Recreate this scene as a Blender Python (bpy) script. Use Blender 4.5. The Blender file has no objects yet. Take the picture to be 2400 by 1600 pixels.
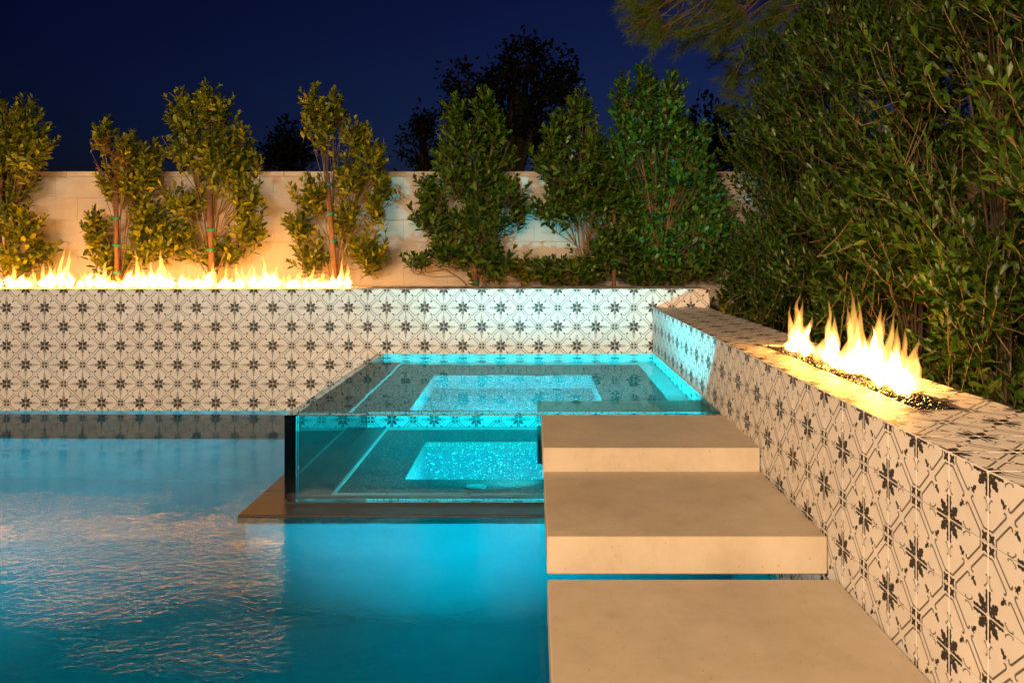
import bpy, math, random
import numpy as np
from mathutils import Vector, Matrix, noise

R = math.radians
SC = bpy.context.scene
COL = SC.collection

# ------------------------------------------------------------------ camera
F_PX = 1804.0
cam_d = bpy.data.cameras.new('camera')
cam_d.sensor_width = 36.0
cam_d.lens = F_PX / 2400.0 * 36.0
cam_d.shift_x = -50.0 / 2400.0
cam_d.shift_y = -215.0 / 2400.0
cam_d.clip_start = 0.05
cam_d.clip_end = 2000.0
cam = bpy.data.objects.new('camera', cam_d)
COL.objects.link(cam)
cam.location = (0, 0, 0)
cam.rotation_euler = (R(90), 0, 0)
SC.camera = cam

# ------------------------------------------------------------------ night sky
W = bpy.data.worlds.new('World')
SC.world = W
W.use_nodes = True
wn = W.node_tree.nodes
wl = W.node_tree.links
sky = wn.new('ShaderNodeTexSky')
sky.sky_type = 'NISHITA'
sky.sun_disc = False
sky.sun_elevation = R(-5.0)
sky.sun_rotation = R(25)
sky.ozone_density = 6.0
sky.air_density = 1.35
sky.dust_density = 0.3
wl.new(sky.outputs[0], wn['Background'].inputs[0])
wn['Background'].inputs[1].default_value = 1.7

# ------------------------------------------------------------------ exposure / render
SC.view_settings.view_transform = 'Standard'
SC.view_settings.look = 'None'
SC.view_settings.exposure = 0.0
SC.view_settings.gamma = 1.0
SC.view_settings.use_curve_mapping = False
cy = SC.cycles
cy.use_denoising = True
cy.max_bounces = 12
cy.diffuse_bounces = 3
cy.glossy_bounces = 5
cy.transmission_bounces = 10
cy.volume_bounces = 0
cy.transparent_max_bounces = 64
cy.sample_clamp_indirect = 5.0
cy.caustics_reflective = True
cy.caustics_refractive = True
cy.blur_glossy = 0.2

# ------------------------------------------------------------------ assumed house lights behind the camera, none in view
def lamp(name, kind, loc, power, color, **kw):
    d = bpy.data.lights.new(name, kind)
    d.energy = power
    d.color = color
    for k, v in kw.items():
        setattr(d, k, v)
    o = bpy.data.objects.new(name, d)
    o.location = loc
    COL.objects.link(o)
    return o

def aim(o, target):
    o.rotation_euler = (Vector(target) - o.location).to_track_quat('-Z', 'Y').to_euler()

WARM = (1.0, 0.58, 0.28)
for nm, loc, pw, sx in (('assumed_house_light', (-3.4, -5.0, 2.2), 900, 3.0), ('assumed_house_light', (0.2, -5.2, 2.2), 420, 2.0)):  # assumed warm lights out of view
    o = lamp(nm, 'AREA', loc, pw, (1.0, 0.66, 0.40), shape='RECTANGLE', size=sx, size_y=0.7)
    aim(o, (0.0, 4.0, -0.6))
# assumed light behind the camera, added to brighten the steps
o = lamp('assumed_step_fill_light', 'SPOT', (-1.2, -1.0, 1.6), 420, WARM, shadow_soft_size=0.2, spot_size=R(66), spot_blend=0.8)
aim(o, (0.55, 2.7, -1.0))

# ------------------------------------------------------------------ key dimensions (metres, camera at origin, +Y into the picture)
T = 0.1524                    # tile
XI = 0.958                    # inner face of the right fire wall
XO = XI + 3 * T
YB = 6.172                    # face of the back tiled wall
YBB = YB + 3 * T
ZB = -0.3135                  # top of back wall
ZR = ZB - T                   # top of right wall
ZW = -1.289                   # pool water
ZS = -0.832                   # spa water
YG = 3.884                    # outer face of the spa front glass
XG = -1.257                   # outer face of the spa left glass
GT = 0.057                    # glass thickness
XLEFT = -6.5
YDECK = 1.50

# ------------------------------------------------------------------ helpers
def tag(o, label=None, cat=None, group=None, kind=None):
    if label: o['label'] = label
    if cat: o['category'] = cat
    if group: o['group'] = group
    if kind: o['kind'] = kind
    return o

def empty(name, loc, label=None, cat=None, group=None):
    o = bpy.data.objects.new(name, None)
    o.empty_display_size = 0.1
    o.location = loc
    COL.objects.link(o)
    return tag(o, label, cat, group)

def link(name, me, parent=None, loc=None, rot=None):
    """loc is in world space; parents are never rotated or scaled"""
    o = bpy.data.objects.new(name, me)
    COL.objects.link(o)
    if parent is not None:
        o.parent = parent
        base = Vector((0, 0, 0))
        p = parent
        while p is not None:
            base += p.location
            p = p.parent
        o.location = (Vector(loc) - base) if loc is not None else -base
    elif loc is not None:
        o.location = loc
    if rot is not None:
        o.rotation_euler = rot
    return o

class MB:
    def __init__(s):
        s.v = []; s.f = []; s.m = []
    def face(s, pts, m=0):
        n = len(s.v)
        s.v += [tuple(p) for p in pts]
        s.f.append(tuple(range(n, n + len(pts)))); s.m.append(m)
    def box(s, x0, x1, y0, y1, z0, z1, m=0, bev=0.0):
        if bev <= 0:
            n = len(s.v)
            s.v += [(x0,y0,z0),(x1,y0,z0),(x1,y1,z0),(x0,y1,z0),(x0,y0,z1),(x1,y0,z1),(x1,y1,z1),(x0,y1,z1)]
            for q in ((0,3,2,1),(4,5,6,7),(0,1,5,4),(1,2,6,5),(2,3,7,6),(3,0,4,7)):
                s.f.append(tuple(n + i for i in q)); s.m.append(m)
            return
        b = bev
        n = len(s.v)
        rings = [(z0, b), (z0 + b, 0), (z1 - b, 0), (z1, b)]
        for z, i in rings:
            a0, a1, c0, c1 = x0 + i, x1 - i, y0 + i, y1 - i
            k = b if i == 0 else b * 0.6
            s.v += [(a0+k,c0,z),(a1-k,c0,z),(a1,c0+k,z),(a1,c1-k,z),(a1-k,c1,z),(a0+k,c1,z),(a0,c1-k,z),(a0,c0+k,z)]
        for r in range(3):
            for i in range(8):
                j = (i + 1) % 8
                s.f.append((n+r*8+i, n+r*8+j, n+(r+1)*8+j, n+(r+1)*8+i)); s.m.append(m)
        s.f.append(tuple(n + 7 - i for i in range(8))); s.m.append(m)
        s.f.append(tuple(n + 24 + i for i in range(8))); s.m.append(m)
    def mesh(s, name, mats, smooth=False):
        me = bpy.data.meshes.new(name)
        me.from_pydata(s.v, [], s.f)
        if not isinstance(mats, (list, tuple)): mats = [mats]
        for x in mats: me.materials.append(x)
        if len(mats) > 1: me.polygons.foreach_set('material_index', s.m)
        if smooth: me.polygons.foreach_set('use_smooth', [True] * len(s.f))
        me.update()
        return me
    def build(s, name, mats, parent=None, smooth=False, loc=None):
        return link(name, s.mesh(name, mats, smooth), parent, loc)

def np_mesh(name, V, tris, mats, mat_idx=None, smooth=False):
    me = bpy.data.meshes.new(name)
    V = np.asarray(V, dtype=np.float32); tris = np.asarray(tris, dtype=np.int32)
    k = tris.shape[1]
    me.vertices.add(len(V)); me.vertices.foreach_set('co', V.ravel())
    me.loops.add(len(tris) * k); me.loops.foreach_set('vertex_index', tris.ravel())
    me.polygons.add(len(tris))
    me.polygons.foreach_set('loop_start', np.arange(0, len(tris) * k, k, dtype=np.int32))
    me.polygons.foreach_set('loop_total', np.full(len(tris), k, dtype=np.int32))
    if not isinstance(mats, (list, tuple)): mats = [mats]
    for m in mats: me.materials.append(m)
    if mat_idx is not None: me.polygons.foreach_set('material_index', np.asarray(mat_idx, dtype=np.int32))
    if smooth: me.polygons.foreach_set('use_smooth', np.ones(len(tris), dtype=bool))
    me.update(calc_edges=True)
    return me

# ------------------------------------------------------------------ materials
def mat(name):
    m = bpy.data.materials.new(name)
    m.use_nodes = True
    nt = m.node_tree
    return m, nt, nt.nodes, nt.links, nt.nodes['Principled BSDF']

def N(nodes, kind, **inp):
    n = nodes.new(kind)
    for k, v in inp.items():
        key = k.replace('_', ' ')
        if key in n.inputs: n.inputs[key].default_value = v
        else: setattr(n, k, v)
    return n

def ramp(nodes, stops):
    r = nodes.new('ShaderNodeValToRGB')
    e = r.color_ramp.elements
    while len(e) < len(stops): e.new(0.5)
    for i, (p, c) in enumerate(stops):
        e[i].position = p
        e[i].color = (c[0], c[1], c[2], 1) if isinstance(c, (tuple, list)) else (c, c, c, 1)
    return r

def rough_mat(name, c1, c2, scale=6.0, rough=0.6, bump=0.1, bump_scale=60.0, spec=0.4, detail=6.0, rand=0.0, dist=0.01):
    m, nt, n, l, b = mat(name)
    tc = n.new('ShaderNodeTexCoord')
    geo = n.new('ShaderNodeNewGeometry')
    no = N(n, 'ShaderNodeTexNoise', Scale=scale, Detail=detail, Roughness=0.6)
    l.new(geo.outputs['Position'], no.inputs['Vector'])
    r = ramp(n, [(0.3, c1), (0.7, c2)])
    l.new(no.outputs[0], r.inputs[0])
    out = r.outputs[0]
    if rand > 0:
        oi = n.new('ShaderNodeObjectInfo')
        hsv = n.new('ShaderNodeHueSaturation')
        mr = N(n, 'ShaderNodeMapRange', To_Min=1 - rand, To_Max=1 + rand)
        l.new(oi.outputs['Random'], mr.inputs[0])
        l.new(mr.outputs[0], hsv.inputs['Value'])
        l.new(out, hsv.inputs['Color'])
        out = hsv.outputs[0]
    l.new(out, b.inputs['Base Color'])
    b.inputs['Roughness'].default_value = rough
    b.inputs['Specular IOR Level'].default_value = spec
    if bump > 0:
        nb = N(n, 'ShaderNodeTexNoise', Scale=bump_scale, Detail=5.0)
        l.new(geo.outputs['Position'], nb.inputs['Vector'])
        bp = N(n, 'ShaderNodeBump', Strength=bump, Distance=dist)
        l.new(nb.outputs[0], bp.inputs['Height'])
        l.new(bp.outputs[0], b.inputs['Normal'])
    return m

M = {}
M['tile'] = rough_mat('tile_glaze', (0.64, 0.62, 0.58), (0.72, 0.70, 0.66), 9, 0.52, 0.05, 40, 0.45, rand=0.04)
M['ink'] = rough_mat('tile_dark_print', (0.018, 0.016, 0.014), (0.032, 0.029, 0.026), 60, 0.5, 0, spec=0.3)
M['line'] = rough_mat('tile_line_print', (0.085, 0.078, 0.07), (0.125, 0.116, 0.105), 60, 0.42, 0, spec=0.45)
M['grout'] = rough_mat('grout', (0.55, 0.53, 0.49), (0.68, 0.66, 0.62), 30, 0.85, 0.1, 300)
M['concrete'] = rough_mat('step_concrete', (0.36, 0.31, 0.23), (0.52, 0.46, 0.36), 1.7, 0.72, 0.12, 220, 0.35, detail=14, dist=0.002)
def weather(m, scale, thr, dark):
    n, l = m.node_tree.nodes, m.node_tree.links
    b = n['Principled BSDF']
    src = b.inputs['Base Color'].links[0].from_socket
    geo = n.new('ShaderNodeNewGeometry')
    v = N(n, 'ShaderNodeTexVoronoi', Scale=scale)
    l.new(geo.outputs['Position'], v.inputs['Vector'])
    r = ramp(n, [(thr * .5, dark), (thr, 1.0)])
    l.new(v.outputs['Distance'], r.inputs[0])
    n2 = N(n, 'ShaderNodeTexNoise', Scale=9.0, Detail=8.0, Roughness=0.7, Distortion=0.3)
    l.new(geo.outputs['Position'], n2.inputs['Vector'])
    r2 = ramp(n, [(0.34, 0.90), (0.55, 1.0)])
    l.new(n2.outputs[0], r2.inputs[0])
    for rr in (r, r2):
        mx = n.new('ShaderNodeMix'); mx.data_type = 'RGBA'; mx.blend_type = 'MULTIPLY'
        mx.inputs[0].default_value = 1.0
        l.new(src, mx.inputs[6]); l.new(rr.outputs[0], mx.inputs[7])
        src = mx.outputs[2]
    l.new(src, b.inputs['Base Color'])
weather(M['concrete'], 34.0, 0.10, 0.55)
M['block'] = rough_mat('painted_block', (0.40, 0.37, 0.32), (0.52, 0.48, 0.42), 3.0, 0.8, 0.35, 160, 0.3, rand=0.03, dist=0.004)
M['mortar'] = rough_mat('painted_mortar', (0.40, 0.37, 0.32), (0.50, 0.46, 0.40), 8.0, 0.85, 0.3, 200, 0.3, dist=0.003)
M['plaster'] = rough_mat('pool_plaster', (0.26, 0.36, 0.38), (0.40, 0.50, 0.52), 1.2, 0.8, 0.05, 80)
M['shelf'] = rough_mat('pool_shelf_plaster', (0.16, 0.17, 0.18), (0.24, 0.25, 0.26), 4, 0.7, 0.1, 120)
M['ledge'] = rough_mat('wet_ledge_stone', (0.020, 0.015, 0.011), (0.038, 0.028, 0.021), 12, 0.45, 0.05, 90, 0.6)
M['soil'] = rough_mat('soil', (0.05, 0.038, 0.028), (0.11, 0.085, 0.06), 14, 0.95, 0.8, 60)
M['ground'] = rough_mat('ground_earth', (0.05, 0.05, 0.035), (0.09, 0.08, 0.06), 0.8, 0.95, 0.3, 8)
M['lightstone'] = rough_mat('spa_border_stone', (0.48, 0.50, 0.48), (0.58, 0.60, 0.58), 8, 0.5, 0.05, 80)
M['steel'] = rough_mat('stainless_trim', (0.45, 0.45, 0.45), (0.55, 0.55, 0.55), 20, 0.3, 0.0)
M['steel'].node_tree.nodes['Principled BSDF'].inputs['Metallic'].default_value = 0.9
M['gasket'] = rough_mat('black_sealant', (0.006, 0.006, 0.006), (0.012, 0.012, 0.012), 20, 0.3, 0.0)
M['lavarock'] = rough_mat('crushed_fire_glass', (0.006, 0.006, 0.006), (0.020, 0.018, 0.016), 90, 0.22, 0.0, spec=0.5)
M['roof'] = rough_mat('dark_roof', (0.03, 0.028, 0.026), (0.05, 0.045, 0.04), 8, 0.9, 0.2, 30)

def pebble_mat():
    m, nt, n, l, b = mat('spa_pebble_finish')
    geo = n.new('ShaderNodeNewGeometry')
    v = N(n, 'ShaderNodeTexVoronoi', Scale=140.0)
    l.new(geo.outputs['Position'], v.inputs['Vector'])
    r = ramp(n, [(0.0, (0.012, 0.015, 0.012)), (0.55, (0.03, 0.034, 0.03)), (0.85, (0.08, 0.08, 0.07)), (1.0, (0.30, 0.30, 0.27))])
    sep = n.new('ShaderNodeSeparateColor')
    l.new(v.outputs['Color'], sep.inputs[0])
    l.new(sep.outputs[0], r.inputs[0])
    l.new(r.outputs[0], b.inputs['Base Color'])
    b.inputs['Roughness'].default_value = 0.5
    bp = N(n, 'ShaderNodeBump', Strength=0.8, Distance=0.004)
    l.new(v.outputs['Distance'], bp.inputs['Height'])
    l.new(bp.outputs[0], b.inputs['Normal'])
    return m
M['pebble'] = pebble_mat()

def pit_mat():
    m, nt, n, l, b = mat('footwell_pebble')
    geo = n.new('ShaderNodeNewGeometry')
    v = N(n, 'ShaderNodeTexVoronoi', Scale=130.0)
    l.new(geo.outputs['Position'], v.inputs['Vector'])
    sep = n.new('ShaderNodeSeparateColor')
    l.new(v.outputs['Color'], sep.inputs[0])
    r = ramp(n, [(0.0, (0.03, 0.036, 0.04)), (0.65, (0.055, 0.06, 0.065)), (0.9, (0.13, 0.135, 0.14)), (1.0, (0.60, 0.62, 0.64))])
    l.new(sep.outputs[0], r.inputs[0])
    l.new(r.outputs[0], b.inputs['Base Color'])
    b.inputs['Roughness'].default_value = 0.5
    bp = N(n, 'ShaderNodeBump', Strength=1.0, Distance=0.006)
    l.new(v.outputs['Distance'], bp.inputs['Height'])
    l.new(bp.outputs[0], b.inputs['Normal'])
    return m
M['pit'] = pit_mat()

def leaf_mat(name, c1, c2, rough=0.38, trans=0.25):
    m, nt, n, l, b = mat(name)
    geo = n.new('ShaderNodeNewGeometry')
    r = ramp(n, [(0.0, c1), (0.8, c2), (1.0, (c2[0] * 1.5, c2[1] * 1.25, c2[2] * 0.9))])
    l.new(geo.outputs['Random Per Island'], r.inputs[0])
    l.new(r.outputs[0], b.inputs['Base Color'])
    b.inputs['Roughness'].default_value = rough
    b.inputs['Specular IOR Level'].default_value = 0.35
    tr = n.new('ShaderNodeBsdfTranslucent')
    hs = N(n, 'ShaderNodeHueSaturation', Value=1.3, Saturation=1.1)
    l.new(r.outputs[0], hs.inputs['Color'])
    l.new(hs.outputs[0], tr.inputs[0])
    mx = N(n, 'ShaderNodeMixShader')
    mx.inputs[0].default_value = trans
    l.new(b.outputs[0], mx.inputs[1]); l.new(tr.outputs[0], mx.inputs[2])
    l.new(mx.outputs[0], n['Material Output'].inputs['Surface'])
    return m
M['leaf'] = leaf_mat('firelit_ficus_leaf', (0.045, 0.090, 0.007), (0.250, 0.275, 0.018), 0.36, 0.38)  # bright yellow-green copy: glow of the fire is put into the leaf colour
M['darkleaf'] = leaf_mat('shaded_ficus_leaf', (0.008, 0.034, 0.004), (0.085, 0.165, 0.015), 0.36, 0.3)  # darker copy of the same leaf, shade put into its colour
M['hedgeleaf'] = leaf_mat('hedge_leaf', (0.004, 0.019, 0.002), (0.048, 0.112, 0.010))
M['deadleaf'] = leaf_mat('dry_leaf', (0.20, 0.07, 0.02), (0.36, 0.14, 0.04), 0.6)
M['needle'] = leaf_mat('pine_needle', (0.07, 0.15, 0.012), (0.18, 0.27, 0.025), 0.5)
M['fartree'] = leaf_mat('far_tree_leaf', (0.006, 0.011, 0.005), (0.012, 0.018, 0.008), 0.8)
M['bark'] = rough_mat('bark', (0.13, 0.08, 0.045), (0.25, 0.16, 0.09), 40, 0.85, 0.4, 120)
M['darkbark'] = rough_mat('hedge_bark', (0.03, 0.022, 0.014), (0.07, 0.05, 0.03), 40, 0.85, 0.4, 120)
M['twig'] = rough_mat('twig', (0.10, 0.07, 0.03), (0.20, 0.15, 0.06), 30, 0.7, 0.0)
M['stake'] = rough_mat('lodgepole_stake', (0.11, 0.055, 0.03), (0.20, 0.105, 0.055), 25, 0.8, 0.3, 90)
M['tie'] = rough_mat('green_tie_tape', (0.0, 0.16, 0.10), (0.01, 0.22, 0.14), 20, 0.5, 0.0)

def water_mat(name, rough, tint, bump=None):
    m, nt, n, l, b = mat(name)
    b.inputs['Base Color'].default_value = (*tint, 1)
    b.inputs['Transmission Weight'].default_value = 1.0
    b.inputs['IOR'].default_value = 1.333
    b.inputs['Roughness'].default_value = rough
    if bump: bump(n, l, b)
    return m
def pool_ripples(n, l, b):
    geo = n.new('ShaderNodeNewGeometry')
    mp = N(n, 'ShaderNodeMapping')
    mp.inputs['Scale'].default_value = (1.0, 1.5, 1.0)
    mp.inputs['Rotation'].default_value = (0, 0, R(-20))
    l.new(geo.outputs['Position'], mp.inputs['Vector'])
    fine = N(n, 'ShaderNodeTexNoise', Scale=26.0, Detail=4.0, Distortion=0.4)
    l.new(mp.outputs[0], fine.inputs['Vector'])
    big = N(n, 'ShaderNodeTexNoise', Scale=2.0, Detail=2.0)
    l.new(mp.outputs[0], big.inputs['Vector'])
    # ripples run out from the spill edge of the spa and die away towards the far side
    vm = N(n, 'ShaderNodeVectorMath', operation='DISTANCE')
    l.new(geo.outputs['Position'], vm.inputs[0])
    vm.inputs[1].default_value = (-1.6, 2.9, ZW)
    fall = N(n, 'ShaderNodeMapRange')
    fall.inputs['From Min'].default_value = 0.4
    fall.inputs['From Max'].default_value = 2.6
    fall.inputs['To Min'].default_value = 1.0
    fall.inputs['To Max'].default_value = 0.08
    l.new(vm.outputs['Value'], fall.inputs[0])
    pm = ramp(n, [(0.35, 0.25), (0.65, 1.0)])
    pn = N(n, 'ShaderNodeTexNoise', Scale=1.6, Detail=2.0)
    l.new(mp.outputs[0], pn.inputs['Vector'])
    l.new(pn.outputs[0], pm.inputs[0])
    mu = N(n, 'ShaderNodeMath', operation='MULTIPLY')
    l.new(fall.outputs[0], mu.inputs[0]); l.new(pm.outputs[0], mu.inputs[1])
    b1 = N(n, 'ShaderNodeBump', Distance=0.0048)
    l.new(mu.outputs[0], b1.inputs['Strength'])
    l.new(fine.outputs[0], b1.inputs['Height'])
    b2 = N(n, 'ShaderNodeBump', Strength=0.35, Distance=0.02)
    l.new(big.outputs[0], b2.inputs['Height'])
    l.new(b1.outputs[0], b2.inputs['Normal'])
    l.new(b2.outputs[0], b.inputs['Normal'])
def open_water_mat(name, tint, rough_t, rough_r, refl, ripples=None):
    m, nt, n, l, b = mat(name)
    nrm = None
    if ripples:
        ripples(n, l, b)
        nrm = b.inputs['Normal'].links[0].from_socket
    rf = n.new('ShaderNodeBsdfRefraction')
    rf.inputs['Color'].default_value = (*tint, 1)
    rf.inputs['IOR'].default_value = 1.333
    rf.inputs['Roughness'].default_value = rough_t
    gl = n.new('ShaderNodeBsdfGlossy')
    gl.inputs['Color'].default_value = (1, 1, 1, 1)
    gl.inputs['Roughness'].default_value = rough_r
    fr = n.new('ShaderNodeFresnel')
    fr.inputs['IOR'].default_value = 1.333
    mu = N(n, 'ShaderNodeMath', operation='MULTIPLY')
    mu.inputs[1].default_value = refl
    l.new(fr.outputs[0], mu.inputs[0])
    mx = n.new('ShaderNodeMixShader')
    if nrm:
        for nd in (rf, gl, fr): l.new(nrm, nd.inputs['Normal'])
    l.new(mu.outputs[0], mx.inputs[0]); l.new(rf.outputs[0], mx.inputs[1]); l.new(gl.outputs[0], mx.inputs[2])
    l.new(mx.outputs[0], n['Material Output'].inputs['Surface'])
    n.remove(b)
    return m
M['pool_water'] = open_water_mat('pool_water', (0.04, 0.80, 0.95), 0.10, 0.05, 0.64, pool_ripples)
M['spa_water'] = open_water_mat('spa_water', (0.12, 0.88, 0.97), 0.0, 0.0, 0.36)

def glass_mat():
    m, nt, n, l, b = mat('thick_clear_acrylic')
    b.inputs['Base Color'].default_value = (1, 1, 1, 1)
    b.inputs['Transmission Weight'].default_value = 1.0
    b.inputs['IOR'].default_value = 1.49
    b.inputs['Roughness'].default_value = 0.0
    va = n.new('ShaderNodeVolumeAbsorption')
    va.inputs['Color'].default_value = (0.15, 0.76, 0.88, 1)
    va.inputs['Density'].default_value = 2.6
    l.new(va.outputs[0], n['Material Output'].inputs['Volume'])
    return m
M['acrylic'] = glass_mat()

def flame_mat(name, color, strength):
    m = bpy.data.materials.new(name)
    m.use_nodes = True
    n, l = m.node_tree.nodes, m.node_tree.links
    n.remove(n['Principled BSDF'])
    e = n.new('ShaderNodeEmission')
    e.inputs[0].default_value = (*color, 1)
    e.inputs[1].default_value = strength
    l.new(e.outputs[0], n['Material Output'].inputs['Volume'])
    return m
M['flame'] = flame_mat('flame_glow', (1.0, 0.43, 0.09), 32.0)
M['flame_core'] = flame_mat('flame_core_glow', (1.0, 0.50, 0.12), 500.0)
M['flame_tip'] = flame_mat('flame_wisp_glow', (1.0, 0.43, 0.09), 60.0)
M['flame_blue'] = flame_mat('flame_blue_base_glow', (0.16, 0.10, 1.0), 12.0)

def emit_mat(name, color, strength):
    m, nt, n, l, b = mat(name)
    b.inputs['Base Color'].default_value = (0.5, 0.5, 0.5, 1)
    b.inputs['Emission Color'].default_value = (*color, 1)
    b.inputs['Emission Strength'].default_value = strength
    return m
M['lens'] = emit_mat('underwater_lamp_lens', (0.35, 0.9, 1.0), 6.0)

# ------------------------------------------------------------------ tiles
def tile_mesh():
    mb = MB()
    h = 0.5 - 0.0075           # grout gap
    z0, z1, b = -0.055, 0.0, 0.006
    ring = [(-h,-h),(h,-h),(h,h),(-h,h)]
    hi = h - b
    ring2 = [(-hi,-hi),(hi,-hi),(hi,hi),(-hi,hi)]
    mb.v += [(x, y, z0) for x, y in ring] + [(x, y, z1 - b * 0.7) for x, y in ring] + [(x, y, z1) for x, y in ring2]
    for i in range(4):
        j = (i + 1) % 4
        mb.f += [(i, j, 4 + j, 4 + i), (4 + i, 4 + j, 8 + j, 8 + i)]; mb.m += [0, 0]
    mb.f.append((8, 9, 10, 11)); mb.m.append(0)
    def clampq(p):
        return (min(max(p[0], 0.5 - hi), 0.5 + hi), min(max(p[1], 0.5 - hi), 0.5 + hi))
    def poly(pts, m, z):
        pts = [clampq(p) for p in pts]
        q = [pts[0]]
        for p in pts[1:]:
            if abs(p[0]-q[-1][0]) + abs(p[1]-q[-1][1]) > 1e-5: q.append(p)
        a = sum(q[i][0]*q[(i+1)%len(q)][1] - q[(i+1)%len(q)][0]*q[i][1] for i in range(len(q)))
        if a < 0: q = q[::-1]
        mb.face([(x - .5, y - .5, z) for x, y in q], m)
    def strip(pts, w, m, z):
        L, Rr = [], []
        for i, p in enumerate(pts):
            p = Vector(p)
            d0 = (p - Vector(pts[i-1])).normalized() if i > 0 else None
            d1 = (Vector(pts[i+1]) - p).normalized() if i < len(pts) - 1 else None
            d0 = d0 or d1; d1 = d1 or d0
            d = (d0 + d1).normalized()
            nn = Vector((-d.y, d.x))
            k = w * 0.5 / max(0.5, nn.dot(Vector((-d0.y, d0.x))))
            L.append(p + nn * k); Rr.append(p - nn * k)
        for i in range(len(pts) - 1):
            poly([tuple(Rr[i]), tuple(Rr[i+1]), tuple(L[i+1]), tuple(L[i])], m, z)
    s2 = math.sqrt(2)
    blade = [(.03,.014),(.345,.014),(.358,.040),(.335,.066),(.30,.052),(.255,.072),(.205,.052),(.15,.064),(.10,.044)]
    petal = [(.04,0),(.07,.030),(.118,.034),(.128,.066),(.160,.076),(.178,.046),(.200,.074),(.240,.068),(.258,.040),(.29,.042),(.322,0)]
    petal = petal + [(d, -w) for d, w in petal[-2:0:-1]]
    bud = [(.405,0),(.43,.024),(.47,.034),(.505,.020),(.518,.054),(.542,.048),(.54,.018),(.57,0)]
    bud = bud + [(d, -w) for d, w in bud[-2:0:-1]]
    hook = [(.402,.098),(.386,.088),(.388,.068),(.412,.056),(.438,.036),(.456,.018),(.53,.018),(.556,.030),(.556,.048),(.542,.056)]
    for fx in (lambda a, b: (a, b), lambda a, b: (1 - a, 1 - b)):
        for sw in (False, True):
            g = (lambda a, b: fx(b, a)) if sw else fx
            poly([g(*p) for p in blade], 1, .0024)
            strip([g(*p) for p in hook], .021, 2, .0024)
        dg = lambda d, w: fx((d + w) / s2, (d - w) / s2)
        poly([dg(*p) for p in petal], 1, .0032)
        poly([dg(*p) for p in bud], 1, .0024)
    line = [(.188,0.0),(.188,.105),(.478,.395),(.502,.406),(.526,.400),(.540,.378),(.534,.352)]
    star = []
    for i in range(16):
        an = math.pi * 2 * i / 16
        rr = [.042, .064, .094, .064][i % 4]
        star.append((.084 + rr * math.cos(an), .084 + rr * math.sin(an)))
    for fx in (lambda a, b: (1 - a, b), lambda a, b: (a, 1 - b)):
        for sw in (False, True):
            g = (lambda a, b: fx(b, a)) if sw else fx
            strip([g(*p) for p in line], .030, 2, .0016)
        poly([fx(*p) for p in star], 1, .0024)
    mb.v = [(x * T, y * T, z * T) for x, y, z in mb.v]
    return mb.mesh('tile', [M['tile'], M['ink'], M['line']])
TILE = tile_mesh()

def put_tile(parent, pos, basis_rot, parity, receiver=True):
    """pos: centre of the tile face; basis_rot: Matrix 3x3 with the face normal as its local Z"""
    o = bpy.data.objects.new('tile', TILE)
    COL.objects.link(o)
    o.parent = parent
    o.location = Vector(pos) - parent.location
    m = basis_rot.to_4x4()
    if parity: m = m @ Matrix.Rotation(math.pi / 2, 4, 'Z')
    o.rotation_euler = m.to_euler()
    if receiver: o.cycles.is_caustics_receiver = True
    return o

ROT_BACK = Matrix(((1,0,0),(0,0,-1),(0,1,0)))        # local z -> -Y ; x -> X ; y -> Z
ROT_RIGHT = Matrix(((0,0,-1),(-1,0,0),(0,1,0)))      # local z -> -X ; x -> -Y ; y -> Z
ROT_TOP = Matrix(((1,0,0),(0,1,0),(0,0,1)))
TP = 0.008   # tile proud of the wall core

# ------------------------------------------------------------------ setting: ground, soil, pool shell, deck
mb = MB()
H0, H1, HY0, HY1, GZ = -6.8, 2.6, -6.0, 7.5, -1.02
for q in (((-600,-600),(600,-600),(600,HY0),(-600,HY0)), ((-600,HY1),(600,HY1),(600,600),(-600,600)),
          ((-600,HY0),(H0,HY0),(H0,HY1),(-600,HY1)), ((H1,HY0),(600,HY0),(600,HY1),(H1,HY1))):
    mb.face([(x, y, GZ) for x, y in q])
tag(mb.build('ground', M['ground']), kind='structure')

mb = MB()
mb.box(-6.8, XO, YBB - 0.01, 7.6, -1.2, -0.40)
mb.box(XO - 0.002, 2.62, -6, 7.6, -1.25, -0.84)
tag(mb.build('planter_soil', M['soil']), kind='structure')

PF = -2.45  # pool floor
mb = MB()
mb.box(-6.8, XI + 0.02, YDECK - 0.3, YB + 0.2, PF - 0.2, PF)
tag(mb.build('pool_floor', M['plaster']), kind='structure')
mb = MB()
mb.box(-6.8, XLEFT, YDECK - 0.3, YB + 0.2, PF, -1.10)
mb.box(XLEFT, XI + 0.02, YDECK - 0.35, YDECK, PF, -1.16)
mb.box(XI + 0.004, XI + 0.1, YDECK, YB, PF, -1.40)
mb.box(XLEFT, XG - 0.172, YB + 0.004, YB + 0.25, PF, -1.40)
tag(mb.build('pool_wall', M['plaster']), kind='structure')
mb = MB()
mb.box(XLEFT, XG - 0.172, 5.39, YB + 0.003, PF, -1.44, bev=0.01)
tag(mb.build('pool_shelf', M['shelf']), kind='structure')
mb = MB()
mb.box(-6.8, XO, -6.0, YDECK - 0.02, -1.3, -1.14, bev=0.01)
tag(mb.build('deck', M['concrete']), kind='structure')

# ------------------------------------------------------------------ pool water
mb = MB()
LX, LY = XG - 0.173, YG - 0.165
mb.v += [(XLEFT, YDECK, ZW), (LX, YDECK, ZW), (XI + .01, YDECK, ZW), (XI + .01, LY, ZW), (LX, LY, ZW), (LX, YB + .01, ZW), (XLEFT, YB + .01, ZW), (XLEFT, LY, ZW)]
mb.f += [(0, 1, 4, 7), (1, 2, 3, 4), (7, 4, 5, 6)]; mb.m += [0, 0, 0]
tag(mb.build('pool_water', M['pool_water']), kind='structure')

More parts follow.
